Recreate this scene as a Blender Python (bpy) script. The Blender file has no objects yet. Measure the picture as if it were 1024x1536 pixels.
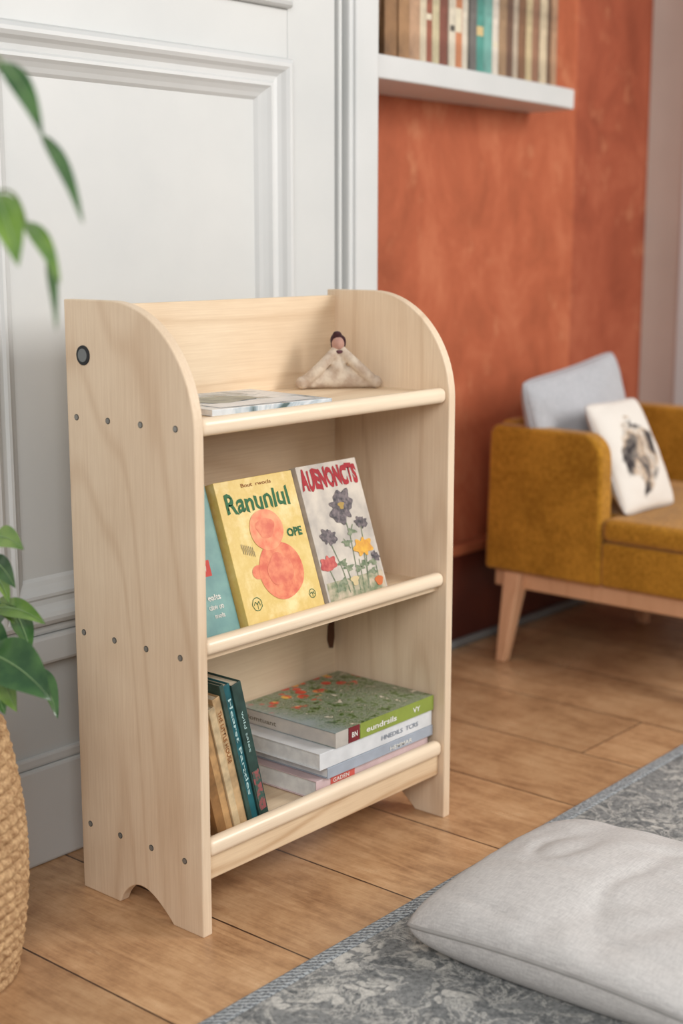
import bpy, bmesh, math, random
from mathutils import Vector, Matrix, noise
random.seed(7)
C = bpy.context.scene.collection
R = math.radians
S = bpy.context.scene
S.view_settings.view_transform = 'Standard'
S.view_settings.look = 'None'

# ---------------------------------------------------------------- helpers
def lin(c):
    return tuple(((v/255)/12.92 if v/255 <= .04045 else ((v/255+.055)/1.055)**2.4) for v in c) + (1,)

class NT:
    def __init__(s, name):
        s.m = bpy.data.materials.new(name); s.m.use_nodes = True
        s.t = s.m.node_tree; s.b = s.t.nodes['Principled BSDF']
    def n(s, typ, **kw):
        nd = s.t.nodes.new(typ)
        for k, v in kw.items():
            if k.startswith('i_'):
                nd.inputs[k[2:].replace('_', ' ')].default_value = v
            else: setattr(nd, k, v)
        return nd
    def l(s, a, b): s.t.links.new(a, b)
    def math(s, op, a, b=None, c=None):
        nd = s.t.nodes.new('ShaderNodeMath'); nd.operation = op
        for i, v in enumerate((a, b, c)):
            if v is None: continue
            if isinstance(v, (int, float)): nd.inputs[i].default_value = v
            else: s.l(v, nd.inputs[i])
        return nd.outputs[0]
    def mix(s, f, a, b, mode='MIX'):
        nd = s.t.nodes.new('ShaderNodeMix'); nd.data_type = 'RGBA'; nd.blend_type = mode
        for i, v in ((0, f), (6, a), (7, b)):
            if isinstance(v, (int, float)): nd.inputs[i].default_value = v
            elif isinstance(v, tuple): nd.inputs[i].default_value = v
            else: s.l(v, nd.inputs[i])
        return nd.outputs[2]
    def ramp(s, f, stops):
        nd = s.t.nodes.new('ShaderNodeValToRGB')
        e = nd.color_ramp.elements
        e[0].position, e[0].color = stops[0]; e[1].position, e[1].color = stops[-1]
        for p, c in stops[1:-1]:
            k = e.new(p); k.color = c
        s.l(f, nd.inputs[0]); return nd.outputs[0]
    def coords(s, scale=(1, 1, 1), kind='Object'):
        tc = s.n('ShaderNodeTexCoord'); mp = s.n('ShaderNodeMapping')
        mp.inputs['Scale'].default_value = scale
        s.l(tc.outputs[kind], mp.inputs[0]); return mp.outputs[0]
    def noise(s, vec, scale, detail=4, rough=.5, dist=0):
        nd = s.n('ShaderNodeTexNoise'); nd.inputs['Scale'].default_value = scale
        nd.inputs['Detail'].default_value = detail; nd.inputs['Roughness'].default_value = rough
        nd.inputs['Distortion'].default_value = dist
        s.l(vec, nd.inputs['Vector']); return nd.outputs[0]
    def bump(s, h, strength=.3, dist=.002):
        nd = s.n('ShaderNodeBump'); nd.inputs['Strength'].default_value = strength
        nd.inputs['Distance'].default_value = dist
        s.l(h, nd.inputs['Height']); s.l(nd.outputs[0], s.b.inputs['Normal'])
    def fin(s, col, rough=.6, spec=.5):
        if isinstance(col, tuple): s.b.inputs['Base Color'].default_value = col
        else: s.l(col, s.b.inputs['Base Color'])
        s.b.inputs['Roughness'].default_value = rough
        s.b.inputs['Specular IOR Level'].default_value = spec
        return s.m

def paint(name, c1, c2=None, scale=8, rough=.55, spec=.4, bump=.05, bscale=60, contrast=(.35, .65)):
    t = NT(name); v = t.coords()
    c2 = c2 or tuple(int(x*.94) for x in c1)
    col = t.ramp(t.noise(v, scale, 5), [(contrast[0], lin(c1)), (contrast[1], lin(c2))])
    t.bump(t.noise(v, bscale, 4), bump, .003)
    return t.fin(col, rough, spec)

def flat(name, c, rough=.6, spec=.3): return paint(name, c, tuple(int(x*.93) for x in c), 25, rough, spec, .02)

def wood(name, c1, c2, axis='Z', k=1.0, rough=.5, ringk=85, ringw=.13, finew=.42):
    t = NT(name)
    sc = {'Z': (5, 5, .7), 'X': (.7, 5, 5), 'Y': (5, .7, 5)}[axis]
    v = t.coords(tuple(x*k for x in sc))
    base = t.noise(v, .7, 2, .45, .2)
    rings = t.math('SINE', t.math('MULTIPLY', base, ringk))
    rings = t.math('POWER', t.math('MULTIPLY_ADD', rings, .5, .5), 8)
    v2 = t.coords(tuple(x*k*(55 if x > 2 else 9) for x in sc))
    fine = t.noise(v2, 1.5, 4, .7)
    cloud = t.noise(t.coords((2, 2, 2)), 3, 3)
    f = t.math('ADD', t.math('ADD', t.math('MULTIPLY', rings, ringw), t.math('MULTIPLY', fine, finew)), t.math('MULTIPLY', cloud, .34))
    col = t.ramp(f, [(.27, lin(c1)), (.80, lin(c2))])
    t.bump(fine, .06, .001)
    return t.fin(col, rough, .35)

def fabric(name, c1, c2, scale=250, rough=.95, bump=.35, big=6, sheen=.15):
    t = NT(name); v = t.coords()
    a = t.noise(v, scale, 3, .6); b = t.noise(v, big, 3)
    f = t.math('ADD', t.math('MULTIPLY', a, .55), t.math('MULTIPLY', b, .45))
    col = t.ramp(f, [(.38, lin(c1)), (.62, lin(c2))])
    t.bump(a, bump, .002)
    t.b.inputs['Sheen Weight'].default_value = sheen
    return t.fin(col, rough, .1)

def linen(name, c1, c2):
    t = NT(name)
    a = t.noise(t.coords((60, 900, 300)), 1, 2, .6); b = t.noise(t.coords((900, 60, 300)), 1, 2, .6); g = t.noise(t.coords(), 3, 2)
    f = t.math('ADD', t.math('MULTIPLY', t.math('ADD', a, b), .40), t.math('MULTIPLY', g, .2))
    col = t.ramp(f, [(.40, lin(c1)), (.6, lin(c2))])
    t.bump(t.math('ADD', a, b), .22, .001)
    return t.fin(col, .9, .15)

def box(bm, x0, x1, y0, y1, z0, z1, M=None):
    vs = [bm.verts.new((x, y, z)) for x in (x0, x1) for y in (y0, y1) for z in (z0, z1)]
    if M: 
        for v in vs: v.co = M @ v.co
    for f in ((0, 1, 3, 2), (4, 6, 7, 5), (0, 4, 5, 1), (2, 3, 7, 6), (0, 2, 6, 4), (1, 5, 7, 3)):
        bm.faces.new([vs[i] for i in f])

def tube(bm, pts, rad, n=8, cap=True):
    rings = []
    pts = [Vector(p) for p in pts]
    for i, p in enumerate(pts):
        d = (pts[min(i+1, len(pts)-1)] - pts[max(i-1, 0)]).normalized()
        a = d.orthogonal().normalized() if i == 0 else (pa - d*pa.dot(d)).normalized()
        pa = a; b = d.cross(a); r = rad[i] if isinstance(rad, (list, tuple)) else rad
        rings.append([bm.verts.new(p + (a*math.cos(t)+b*math.sin(t))*r) for t in [2*math.pi*k/n for k in range(n)]])
    for i in range(len(rings)-1):
        for k in range(n):
            bm.faces.new((rings[i][k], rings[i][(k+1) % n], rings[i+1][(k+1) % n], rings[i+1][k]))
    if cap:
        bm.faces.new(rings[0][::-1]); bm.faces.new(rings[-1])

def disc(bm, cx, cz, rx, rz, y=-.0006, n=28, wob=0, ph=0):
    vs = []
    for k in range(n):
        a = 2*math.pi*k/n
        q = 1 + wob*math.sin(a*3+ph) + wob*.6*math.sin(a*5+ph*2)
        vs.append(bm.verts.new((cx+rx*q*math.cos(a), y, cz+rz*q*math.sin(a))))
    bm.faces.new(vs)

def quad(bm, x0, x1, z0, z1, y=-.0006):
    bm.faces.new([bm.verts.new(p) for p in ((x0, y, z0), (x1, y, z0), (x1, y, z1), (x0, y, z1))])

def stroke(bm, pts, w, y=-.0006):
    for (a, b) in zip(pts[:-1], pts[1:]):
        a = Vector(a); b = Vector(b); d = (b-a)
        if d.length == 0: continue
        d.normalize(); s = Vector((-d.y, d.x))*w/2
        bm.faces.new([bm.verts.new((p.x, y, p.y)) for p in (a-s, b-s, b+s, a+s)])

def obj(name, bm, mat, parent=None, bevel=0, smooth=False, world=False, seg=2, recalc=True):
    """world=True: vertices are in world space and the parent is unrotated"""
    if recalc: bmesh.ops.recalc_face_normals(bm, faces=bm.faces)
    me = bpy.data.meshes.new(name); bm.to_mesh(me); bm.free()
    if smooth:
        for p in me.polygons: p.use_smooth = True
    me.materials.append(mat)
    o = bpy.data.objects.new(name, me); C.objects.link(o)
    if parent is not None:
        if world:
            q = parent; off = Vector((0, 0, 0))
            while q is not None: off += q.location; q = q.parent
            me.transform(Matrix.Translation(-off))
        o.parent = parent
    if bevel:
        b = o.modifiers.new('bevel', 'BEVEL'); b.width = bevel; b.segments = seg; b.limit_method = 'ANGLE'
    return o

def thing(name, label, cat, loc=(0, 0, 0), M=None, group=None):
    o = bpy.data.objects.new(name, None); C.objects.link(o); o.empty_display_size = .05
    if M is not None: o.matrix_world = M
    else: o.location = loc
    o['label'] = label; o['category'] = cat
    if group: o['group'] = group
    return o
def struct(name, bm, m, bevel=0, parent=None):
    o = obj(name, bm, m, parent, bevel)
    if parent is None: o['kind'] = 'structure'
    return o

def text(name, s, mat, parent, origin, ex, ey, w, h, bold=0.0, wobble=0.0):
    cu = bpy.data.curves.new('t', 'FONT'); cu.body = s; cu.offset = bold; cu.resolution_u = 3
    to = bpy.data.objects.new('t', cu); C.objects.link(to)
    bpy.context.view_layer.update()
    dg = bpy.context.evaluated_depsgraph_get()
    me = bpy.data.meshes.new_from_object(to.evaluated_get(dg))
    bpy.data.objects.remove(to)
    xs = [v.co.x for v in me.vertices]; ys = [v.co.y for v in me.vertices]
    x0, x1, y0, y1 = min(xs), max(xs), min(ys), max(ys)
    origin, ex, ey = Vector(origin), Vector(ex), Vector(ey)
    for v in me.vertices:
        a = (v.co.x-x0)/(x1-x0); b = (v.co.y-y0)/(y1-y0)
        b2 = b+wobble*math.sin(a*31)+wobble*.6*math.sin(a*67+b*3); a2 = a+wobble*.1*math.sin(b*9+a*40)
        v.co = origin + ex*(a2*w) + ey*(b2*h)
    me.name = name; me.materials.clear(); me.materials.append(mat)
    o = bpy.data.objects.new(name, me); C.objects.link(o); o.parent = parent
    return o

# camera geometry (used only to turn measured directions into places)
CAM = Vector((-1.346, -1.414, 1.0)); TH = R(10.67); F = 2150.0
def ray(px, py):
    a = (px-512)/F; b = (768-py)/F
    p = math.cos(TH)+b*math.sin(TH); r = -math.sin(TH)+b*math.cos(TH)
    return Vector((.6494*a+.7604*p, -.7604*a+.6494*p, r)), p
def at(px, py, dist):
    d, p = ray(px, py); return CAM + d*(dist/p)

# ---------------------------------------------------------------- materials
M_white = paint('white_paint', (207, 208, 206), (198, 200, 199), 3, .42, .4, .1, 25)
M_white2 = paint('white_trim_paint', (210, 211, 210), (202, 204, 203), 4, .4, .4, .04)
M_gap = paint('grey_gap', (128, 130, 129), (112, 114, 113), 10)
def orange(name, cA, cB, cC):
    t = NT(name); v = t.coords((1, 1, .7))
    a = t.noise(v, 5.0, 8, .70, .5); b = t.noise(v, 1.3, 2)
    f = t.math('ADD', t.math('MULTIPLY', a, .7), t.math('MULTIPLY', b, .3))
    col = t.ramp(f, [(.36, lin(cA)), (.5, lin(cB)), (.64, lin(cC))])
    sp = t.noise(v, 13, 5, .65)
    spm = t.ramp(sp, [(.58, (0, 0, 0, 1)), (.72, (1, 1, 1, 1))])
    col = t.mix(t.math('MULTIPLY', spm, .42), col, lin((206, 142, 104)))
    t.bump(a, .15, .004)
    return t.fin(col, .65, .25)
M_orange = orange('terracotta_plaster', (152, 80, 52), (176, 95, 64), (196, 118, 84))
M_orange_shaded = orange('terracotta_plaster_shaded', (134, 66, 44), (156, 80, 55), (174, 98, 70))  # same plaster for the right stretch, with shading darkened into its colour
M_maroon = paint('maroon_skirting', (96, 42, 30), (78, 34, 26), 6, .4)
M_maroon2 = paint('skirting_ledge', (168, 98, 66), (150, 82, 54), 6, .4)
M_beige = paint('beige_wall', (206, 195, 184), (196, 185, 174), 3)
M_ply = wood('birch_ply', (231, 210, 183), (190, 157, 124), 'Z', 1.0)
M_plyx = wood('birch_ply_across', (233, 211, 181), (192, 157, 120), 'X', 1.0)
M_edge = wood('birch_edge', (238, 218, 192), (210, 184, 154), 'X', 1.6, .26, 40, .05, .34)
M_apron = wood('pine_apron', (232, 208, 174), (184, 146, 108), 'X', 1.2, .4, 60, .25)
M_screw = flat('screw_steel', (150, 148, 142), .3, .8)
M_screw.node_tree.nodes['Principled BSDF'].inputs['Metallic'].default_value = .4
M_cap = flat('black_cap', (42, 44, 46), .35)
M_capc = flat('grey_cap_centre', (118, 122, 122), .3)
M_must = fabric('mustard_wool', (188, 134, 46), (146, 100, 26), 110, .95, .7, 8)
M_oak = wood('chair_beech', (222, 174, 136), (188, 136, 96), 'Z', 1.5)
M_linen = linen('grey_linen', (208, 205, 202), (180, 177, 175))
M_pipe = flat('linen_piping', (168, 165, 162), .9)
M_linen2 = linen('pale_blue_grey_linen', (190, 191, 195), (164, 166, 171))
M_pages = paint('paper_pages', (226, 216, 194), (206, 194, 170), 60, .85, .1, .1, 200)
M_pageb = paint('brown_pages', (196, 168, 128), (170, 140, 100), 60, .85, .1, .1, 200)
M_pw = paint('white_pages', (226, 226, 224), (208, 208, 208), 60, .8, .1, .1, 200)

# floor
t = NT('wide_wooden_floorboards')
tc = t.n('ShaderNodeTexCoord'); sp = t.n('ShaderNodeSeparateXYZ'); t.l(tc.outputs['Object'], sp.inputs[0])
u = t.math('DIVIDE', t.math('SUBTRACT', sp.outputs[0], .055), .2435)
idx = t.math('FLOOR', u); fr = t.math('FRACT', u)
wn = t.n('ShaderNodeTexWhiteNoise'); wn.noise_dimensions = '1D'; t.l(idx, wn.inputs['W'])
yy = t.math('DIVIDE', t.math('ADD', sp.outputs[1], t.math('MULTIPLY', wn.outputs[0], 3.1)), 3.4)
jf = t.math('FRACT', yy); jid = t.math('FLOOR', yy)
wn2 = t.n('ShaderNodeTexWhiteNoise'); wn2.noise_dimensions = '1D'
t.l(t.math('ADD', t.math('MULTIPLY', idx, 7.3), jid), wn2.inputs['W'])
cb = t.n('ShaderNodeCombineXYZ')
t.l(t.math('MULTIPLY', sp.outputs[0], 7), cb.inputs[0])
t.l(t.math('MULTIPLY', sp.outputs[1], 1.1), cb.inputs[1])
t.l(t.math('MULTIPLY', wn2.outputs[0], 30), cb.inputs[2])
g = t.noise(cb.outputs[0], 1.2, 3, .5, .4)
rings = t.math('MULTIPLY_ADD', t.math('SINE', t.math('MULTIPLY', g, 60)), .5, .5)
cb2 = t.n('ShaderNodeCombineXYZ')
t.l(t.math('MULTIPLY', sp.outputs[0], 110), cb2.inputs[0]); t.l(t.math('MULTIPLY', sp.outputs[1], 9), cb2.inputs[1]); t.l(wn2.outputs[0], cb2.inputs[2])
fine = t.noise(cb2.outputs[0], 2, 5, .72)
blot = t.noise(tc.outputs['Object'], 7, 10, .76)
f = t.math('ADD', t.math('ADD', t.math('MULTIPLY', rings, .06), t.math('MULTIPLY', fine, .32)), t.math('MULTIPLY', blot, .66))
col = t.ramp(f, [(.37, lin((208, 170, 130))), (.52, lin((184, 143, 104))), (.68, lin((140, 101, 69)))])
tint = t.math('MULTIPLY_ADD', wn2.outputs[0], .26, .83)
cc = t.n('ShaderNodeCombineColor'); 
for i in range(3): t.l(tint, cc.inputs[i])
col = t.mix(1.0, col, cc.outputs[0], 'MULTIPLY')
scr = t.noise(t.coords((70, 12, 1)), 1.0, 3, .7, 1.5)
scf = t.ramp(scr, [(.66, (0, 0, 0, 1)), (.72, (1, 1, 1, 1))])
col = t.mix(t.math('MULTIPLY', scf, .2), col, lin((226, 198, 164)))
vk = t.n('ShaderNodeTexVoronoi'); vk.inputs['Scale'].default_value = 2.6; t.l(t.coords((1.6, 1, 1)), vk.inputs['Vector'])
kn = t.ramp(vk.outputs['Distance'], [(.025, (1, 1, 1, 1)), (.05, (0, 0, 0, 1))])
col = t.mix(t.math('MULTIPLY', kn, .5), col, lin((96, 60, 38)))
wob = t.math('MULTIPLY', t.noise(tc.outputs['Object'], 30, 3), .006)
edge = t.math('MINIMUM', fr, t.math('SUBTRACT', 1, fr))
gx = t.math('LESS_THAN', edge, t.math('ADD', wob, .004))
edj = t.math('MINIMUM', jf, t.math('SUBTRACT', 1, jf))
gy = t.math('LESS_THAN', edj, .0004)
gap = t.math('MAXIMUM', gx, gy)
col = t.mix(gap, col, lin((66, 44, 32)))
t.bump(t.math('SUBTRACT', t.math('MULTIPLY', fine, .4), t.math('MULTIPLY', gap, 2)), .25, .003)
M_floor = t.fin(col, .4, .55)
t.l(t.math('MULTIPLY_ADD', blot, .4, .12), t.b.inputs['Roughness'])

# rug
t = NT('faded_grey_rug'); v = t.coords()
mx = t.n('ShaderNodeVectorMath'); mx.operation = 'MULTIPLY_ADD'
cbn = t.n('ShaderNodeCombineXYZ'); t.l(t.noise(v, 14, 3), cbn.inputs[0]); t.l(t.noise(v, 17, 3), cbn.inputs[1])
t.l(cbn.outputs[0], mx.inputs[0]); mx.inputs[1].default_value = (.09, .09, 0); t.l(v, mx.inputs[2])
def vor(scale, feat='F1'):
    vo = t.n('ShaderNodeTexVoronoi'); vo.inputs['Scale'].default_value = scale; vo.feature = feat
    t.l(mx.outputs[0], vo.inputs['Vector']); return vo.outputs['Distance']
big = vor(9); pet = vor(44)
n1 = t.noise(v, 16, 6, .7, .9); n2 = t.noise(v, 130, 3, .75)
inb = t.ramp(t.math('ADD', big, t.math('MULTIPLY', n1, .5)), [(.60, (1, 1, 1, 1)), (.74, (0, 0, 0, 1))])
pt = t.ramp(pet, [(.42, (1, 1, 1, 1)), (.54, (0, 0, 0, 1))])
lace = t.ramp(t.math('ABSOLUTE', t.math('SUBTRACT', n1, .5)), [(.012, (1, 1, 1, 1)), (.035, (0, 0, 0, 1))])
fl = t.math('MAXIMUM', t.math('MULTIPLY', inb, pt), t.math('MULTIPLY', lace, .65))
wear = t.ramp(t.math('ADD', t.math('MULTIPLY', n2, .7), t.math('MULTIPLY', n1, .3)), [(.38, (0, 0, 0, 1)), (.58, (1, 1, 1, 1))])
base = t.mix(wear, lin((96, 98, 99)), lin((142, 143, 142)))
col = t.mix(t.math('MULTIPLY', fl, t.math('MULTIPLY_ADD', wear, .45, .5)), base, lin((208, 205, 198)))
t.bump(t.noise(v, 420, 2, .6), .7, .003)
M_rug = t.fin(col, .95, .1)
t = NT('grey_braided_border'); v = t.coords()
wa = t.n('ShaderNodeTexWave'); wa.inputs['Scale'].default_value = 55; wa.bands_direction = 'DIAGONAL'
wa.inputs['Distortion'].default_value = 5; wa.inputs['Detail'].default_value = 3; wa.inputs['Detail Scale'].default_value = 3
t.l(v, wa.inputs['Vector'])
f = t.math('ADD', t.math('MULTIPLY', wa.outputs[1], .4), t.math('MULTIPLY', t.noise(v, 260, 2), .6))
col = t.ramp(f, [(.3, lin((104, 108, 112))), (.65, lin((174, 178, 180)))])
t.bump(f, .8, .004)
M_rugb = t.fin(col, .95, .1)

# ---------------------------------------------------------------- the room
bm = bmesh.new(); box(bm, -3, 2.6, -4, .8, -.05, 0); struct('floor', bm, M_floor)
YF = .386
bm = bmesh.new()
box(bm, -1.6, .743, YF+.015, .5, 0, 2.4)
box(bm, .614, .743, YF, YF+.02, .18, 2.4)
box(bm, -1.6, .614, YF, YF+.02, 1.32, 1.405)
box(bm, -.20, -.07, YF, YF+.02, .395, 1.32)
box(bm, -1.6, .743, YF+.008, YF+.02, .18, .395)
struct('wall_back', bm, M_white, .002)
def moulding(bm, x0, x1, z0, z1, y, prof):
    loops = []
    for d, h in prof:
        loops.append([bm.verts.new(p) for p in ((x0+d, y-h, z0+d), (x1-d, y-h, z0+d), (x1-d, y-h, z1-d), (x0+d, y-h, z1-d))])
    for a, b in zip(loops[:-1], loops[1:]):
        for k in range(4): bm.faces.new((a[k], a[(k+1) % 4], b[(k+1) % 4], b[k]))
prof = [(0, 0), (.001, .012), (.004, .017), (.010, .020), (.016, .020), (.022, .016), (.027, .009), (.033, .004), (.041, .003), (.045, .007), (.050, .007), (.055, .001), (.062, -.005), (.069, -.009), (.074, -.0149)]
bm = bmesh.new(); moulding(bm, -.07, .614, .40, 1.32, YF, prof); struct('trim_1', bm, M_white2)
bm = bmesh.new(); moulding(bm, -.07, .614, 1.405, 2.3, YF, prof); struct('trim_2', bm, M_white2)
bm = bmesh.new(); moulding(bm, -.95, -.20, .40, 1.32, YF, prof); struct('trim_3', bm, M_white2)
bm = bmesh.new(); box(bm, -1.6, .743, YF-.016, YF+.008, .338, .385); box(bm, -1.6, .743, YF-.008, YF+.008, .385, .4)
struct('trim_4', bm, M_white2, .006)
bm = bmesh.new(); box(bm, -1.6, .743, YF-.004, YF+.01, 0, .165); box(bm, -1.6, .743, YF+.0, YF+.01, .165, .185)
struct('baseboard_left', bm, M_white2, .005)
bm = bmesh.new(); box(bm, .743, .775, YF+.02, .5, 0, 2.4); struct('trim_5', bm, M_gap)
bm = bmesh.new(); box(bm, .77, .858, YF-.012, .665, 0, 2.4); box(bm, .782, .85, YF-.018, YF, 0, 2.4); struct('trim_6', bm, M_white2, .004)
bm = bmesh.new(); box(bm, .75, .76, YF-.004, YF+.03, 0, 2.4); struct('trim_7', bm, M_white, .003)
XR = 2.413
bm = bmesh.new(); box(bm, .8, 2.02, .650, .78, 0, 2.4); struct('wall_alcove', bm, M_orange)
bm = bmesh.new(); box(bm, 2.02, XR+.05, .650, .78, 0, 2.4); struct('wall_back_right', bm, M_orange_shaded)
bm = bmesh.new(); box(bm, .858, XR, .628, .655, 0, .235); struct('baseboard_alcove', bm, M_maroon, .004)
bm = bmesh.new(); box(bm, .858, XR, .612, .655, .235, .262); struct('trim_8', bm, M_maroon2, .008)
bm = bmesh.new(); box(bm, .858, XR, .612, .63, 0, .02); struct('trim_9', bm, M_gap, .006)
bm = bmesh.new(); box(bm, XR, XR+.1, -3.5, .78, 0, 2.4); struct('wall_right', bm, M_beige)
bm = bmesh.new(); box(bm, XR-.02, XR, .40, .53, 0, 2.4); struct('trim_10', bm, M_white2, .005)

t0 = thing('wall_shelf', 'white painted wall shelf carrying old books above the terracotta wall', 'shelf', (1.32, .650, 1.317))
bm = bmesh.new()
pts = [(.859, .44), (1.1, .450), (1.4, .475), (1.70, .50), (1.785, .512), (1.80, .53), (1.80, .6495), (.859, .6495)]
lo = [bm.verts.new((x, y, 1.319)) for x, y in pts]; hi = [bm.verts.new((x, y, 1.366)) for x, y in pts]
bm.faces.new(lo[::-1]); bm.faces.new(hi)
for k in range(len(pts)): bm.faces.new((lo[k], lo[(k+1) % len(pts)], hi[(k+1) % len(pts)], hi[k]))
obj('board', bm, M_white2, t0, .004, world=True)

# ---------------------------------------------------------------- books
def book(name, label, w, t_, h, mc, mp, M, group=None, hard=.0025):
    """front cover faces -y, spine on -x, origin bottom-front-left"""
    r = thing(name, label, 'book', M=M, group=group)
    c = hard
    bm = bmesh.new()
    P = [(0, 0), (w, 0), (w, c), (c, c), (c, t_-c), (w, t_-c), (w, t_), (0, t_)]
    A_ = [bm.verts.new((x, y, 0)) for x, y in P]; B_ = [bm.verts.new((x, y, h)) for x, y in P]
    bm.faces.new(A_); bm.faces.new(B_[::-1])
    for k in range(8): bm.faces.new((A_[k], A_[(k+1) % 8], B_[(k+1) % 8], B_[k]))
    obj('cover', bm, mc, r, .0007)
    e = .003 if hard > .001 else .0005
    bm = bmesh.new(); box(bm, c, w-.003, c, t_-c, e, h-e)
    obj('page_block', bm, mp, r)
    return r
def TR(x, y, z): return Matrix.Translation((x, y, z))
RX = lambda a: Matrix.Rotation(R(a), 4, 'X')
RY = lambda a: Matrix.Rotation(R(a), 4, 'Y')
RZ = lambda a: Matrix.Rotation(R(a), 4, 'Z')
EXc, EZc = (1, 0, 0), (0, 0, 1)

cols = [((190, 162, 124), 'tan'), ((132, 98, 66), 'brown'), ((112, 82, 58), 'dark brown'), ((146, 110, 76), 'worn brown'), ((162, 124, 88), 'leather'),
        ((184, 148, 118), 'light brown'), ((208, 194, 168), 'cream'), ((152, 92, 72), 'rust red'), ((196, 184, 150), 'straw'), ((128, 78, 64), 'maroon'),
        ((212, 202, 182), 'off-white'), ((196, 130, 92), 'orange brown'), ((214, 204, 186), 'ivory'), ((112, 108, 104), 'slate grey'), ((84, 150, 138), 'teal green'),
        ((118, 170, 160), 'pale teal'), ((218, 208, 194), 'pale cream'), ((160, 130, 100), 'walnut'), ((110, 82, 66), 'umber'), ((184, 168, 148), 'stone'), ((132, 96, 70), 'chestnut'), ((196, 176, 138), 'sand'), ((150, 110, 86), 'cinnamon'), ((206, 188, 158), 'oatmeal'), ((122, 96, 78), 'cocoa'), ((176, 138, 108), 'fawn')]
x = .872
words = ['first', 'second', 'third', 'fourth', 'fifth', 'sixth', 'seventh', 'eighth', 'ninth', 'tenth', 'eleventh', 'twelfth', 'thirteenth', 'fourteenth', 'fifteenth', 'sixteenth', 'seventeenth', 'eighteenth', 'nineteenth', 'twentieth', 'twenty-first', 'twenty-second', 'twenty-third', 'twenty-fourth', 'twenty-fifth', 'twenty-sixth']
thk = [.030, .045, .034, .040, .036, .036, .024, .026, .028, .030, .024, .030, .022, .026, .036, .032, .024, .032, .028, .026, .03, .026, .03, .03, .026, .026]
NL = 3
for i, (c, nm) in enumerate(cols):
    th = thk[i]
    if x+th > 1.792: break
    lean = 5 if i < NL else 0
    hh = (.24 if i < NL else .25+.05*random.random())
    yf = .468+(x-.859)*.055 + .012*random.random()
    mc = paint('spine_'+nm.replace(' ', '_'), c, tuple(int(q*.78) for q in c), 22, .7)
    d = .646-yf-.002
    # the spine faces the room: thickness runs -x after the turn
    Mx = TR(x, yf, 1.3665+th*math.sin(R(lean))) @ RY(lean) @ RZ(90) @ TR(0, -th, 0)
    b = book('book', f'{nm} old book, {words[i]} from the left on the white wall shelf', d, th, hh, mc, M_pageb, Mx, 'old books on the wall shelf')
    if i in (7, 10, 11, 14, 16):
        bm = bmesh.new(); zc = .05+.05*random.random()
        box(bm, -.0008, 0, .004, th-.004, zc, zc+random.choice((.012, .02, .05)))
        obj('spine_label', bm, flat('label_'+str(i), random.choice([(200, 110, 86), (216, 206, 182), (90, 84, 78), (206, 182, 130)])), b)
    x += th/math.cos(R(lean))+.0015
    if i == NL-1: x += .24*math.sin(R(5))+.002

# ---------------------------------------------------------------- the children's bookcase
W, D, H = .6045, .27, .918
bc = thing('bookcase', 'low birch plywood bookcase with rounded sides standing against the white panelled wall', 'bookcase', (W/2, D/2, 0))
def side(x0, x1):
    P = [(0, 0), (.064, 0)]
    for k in range(1, 20):
        s = k/20; P.append((.064+.120*s, .041*(math.sin(math.pi*s**1.25)**.72)))
    P += [(.184, 0), (D, 0), (D, H)]
    r = .172
    for k in range(0, 25):
        a = math.pi/2*k/24
        P.append((r-r*math.sin(a), H-r*1.04+r*1.04*math.cos(a)))
    bm = bmesh.new()
    A = [bm.verts.new((x0, y, z)) for y, z in P]; B = [bm.verts.new((x1, y, z)) for y, z in P]
    bm.faces.new(A); bm.faces.new(B[::-1])
    for k in range(len(P)): bm.faces.new((A[k], A[(k+1) % len(P)], B[(k+1) % len(P)], B[k]))
    return bm
T = .018
obj('side_panel', side(0, T), M_ply, bc, .0018, world=True)
obj('side_panel', side(W-T, W), M_ply, bc, .0018, world=True)
bm = bmesh.new(); box(bm, T, W-T, .252, .262, .118, .908); obj('back_panel', bm, M_plyx, bc, world=True)
bm = bmesh.new()
vs = [bm.verts.new((px_, .2512, pz_)) for px_, pz_ in ((.569, .268), (.580, .266), (.5845, .285), (.584, .315), (.574, .326), (.565, .310), (.563, .285))]; bm.faces.new(vs)
obj('painted_hole', bm, flat('painted_hole_dark', (92, 58, 40)), bc, world=True)  # darkness of a hole painted as a flat brown patch; panel stays uncut
def nosing(z0, z1, y0=.003, y1=.026):
    bm = bmesh.new(); box(bm, T, W-T, y0, y1, z0, z1); return bm
for z, n0, n1 in ((.746, .735, .7605), (.418, .420, .444), (.110, .115, .142)):
    bm = bmesh.new(); box(bm, T, W-T, .02, .252, z-.0075, z+.0075); obj('shelf_board', bm, M_plyx, bc, world=True)
    obj('shelf_nosing', nosing(n0, n1), M_edge, bc, .010, world=True, seg=5, smooth=True)
bm = bmesh.new(); box(bm, T, W-T, .012, .028, .078, .1165); obj('front_apron', bm, M_apron, bc, .003, world=True)
for z in (.746, .418, .110):
    for y in (.037, .109, .179, .249):
        bm = bmesh.new(); tube(bm, [(-.0006, y, z), (.003, y, z)], .0047, 16); s_ = obj('screw', bm, M_cap, bc, world=True)
        bm = bmesh.new(); tube(bm, [(-.0010, y-D/2, z), (.003, y-D/2, z)], .0038, 16); q_ = obj('screw_head', bm, M_screw, s_); q_.data.transform(TR(-W/2, 0, 0))
bm = bmesh.new(); tube(bm, [(-.0018, .229, .838), (.003, .229, .838)], .0145, 32); cp = obj('round_cap', bm, M_cap, bc, .0008, world=True)
bm = bmesh.new(); tube(bm, [(-.0024, .229, .838), (.003, .229, .838)], .0098, 32); o = obj('cap_centre', bm, M_capc, cp); 
o.data.transform(TR(-W/2, -D/2, 0))
LEAN = -19
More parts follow.
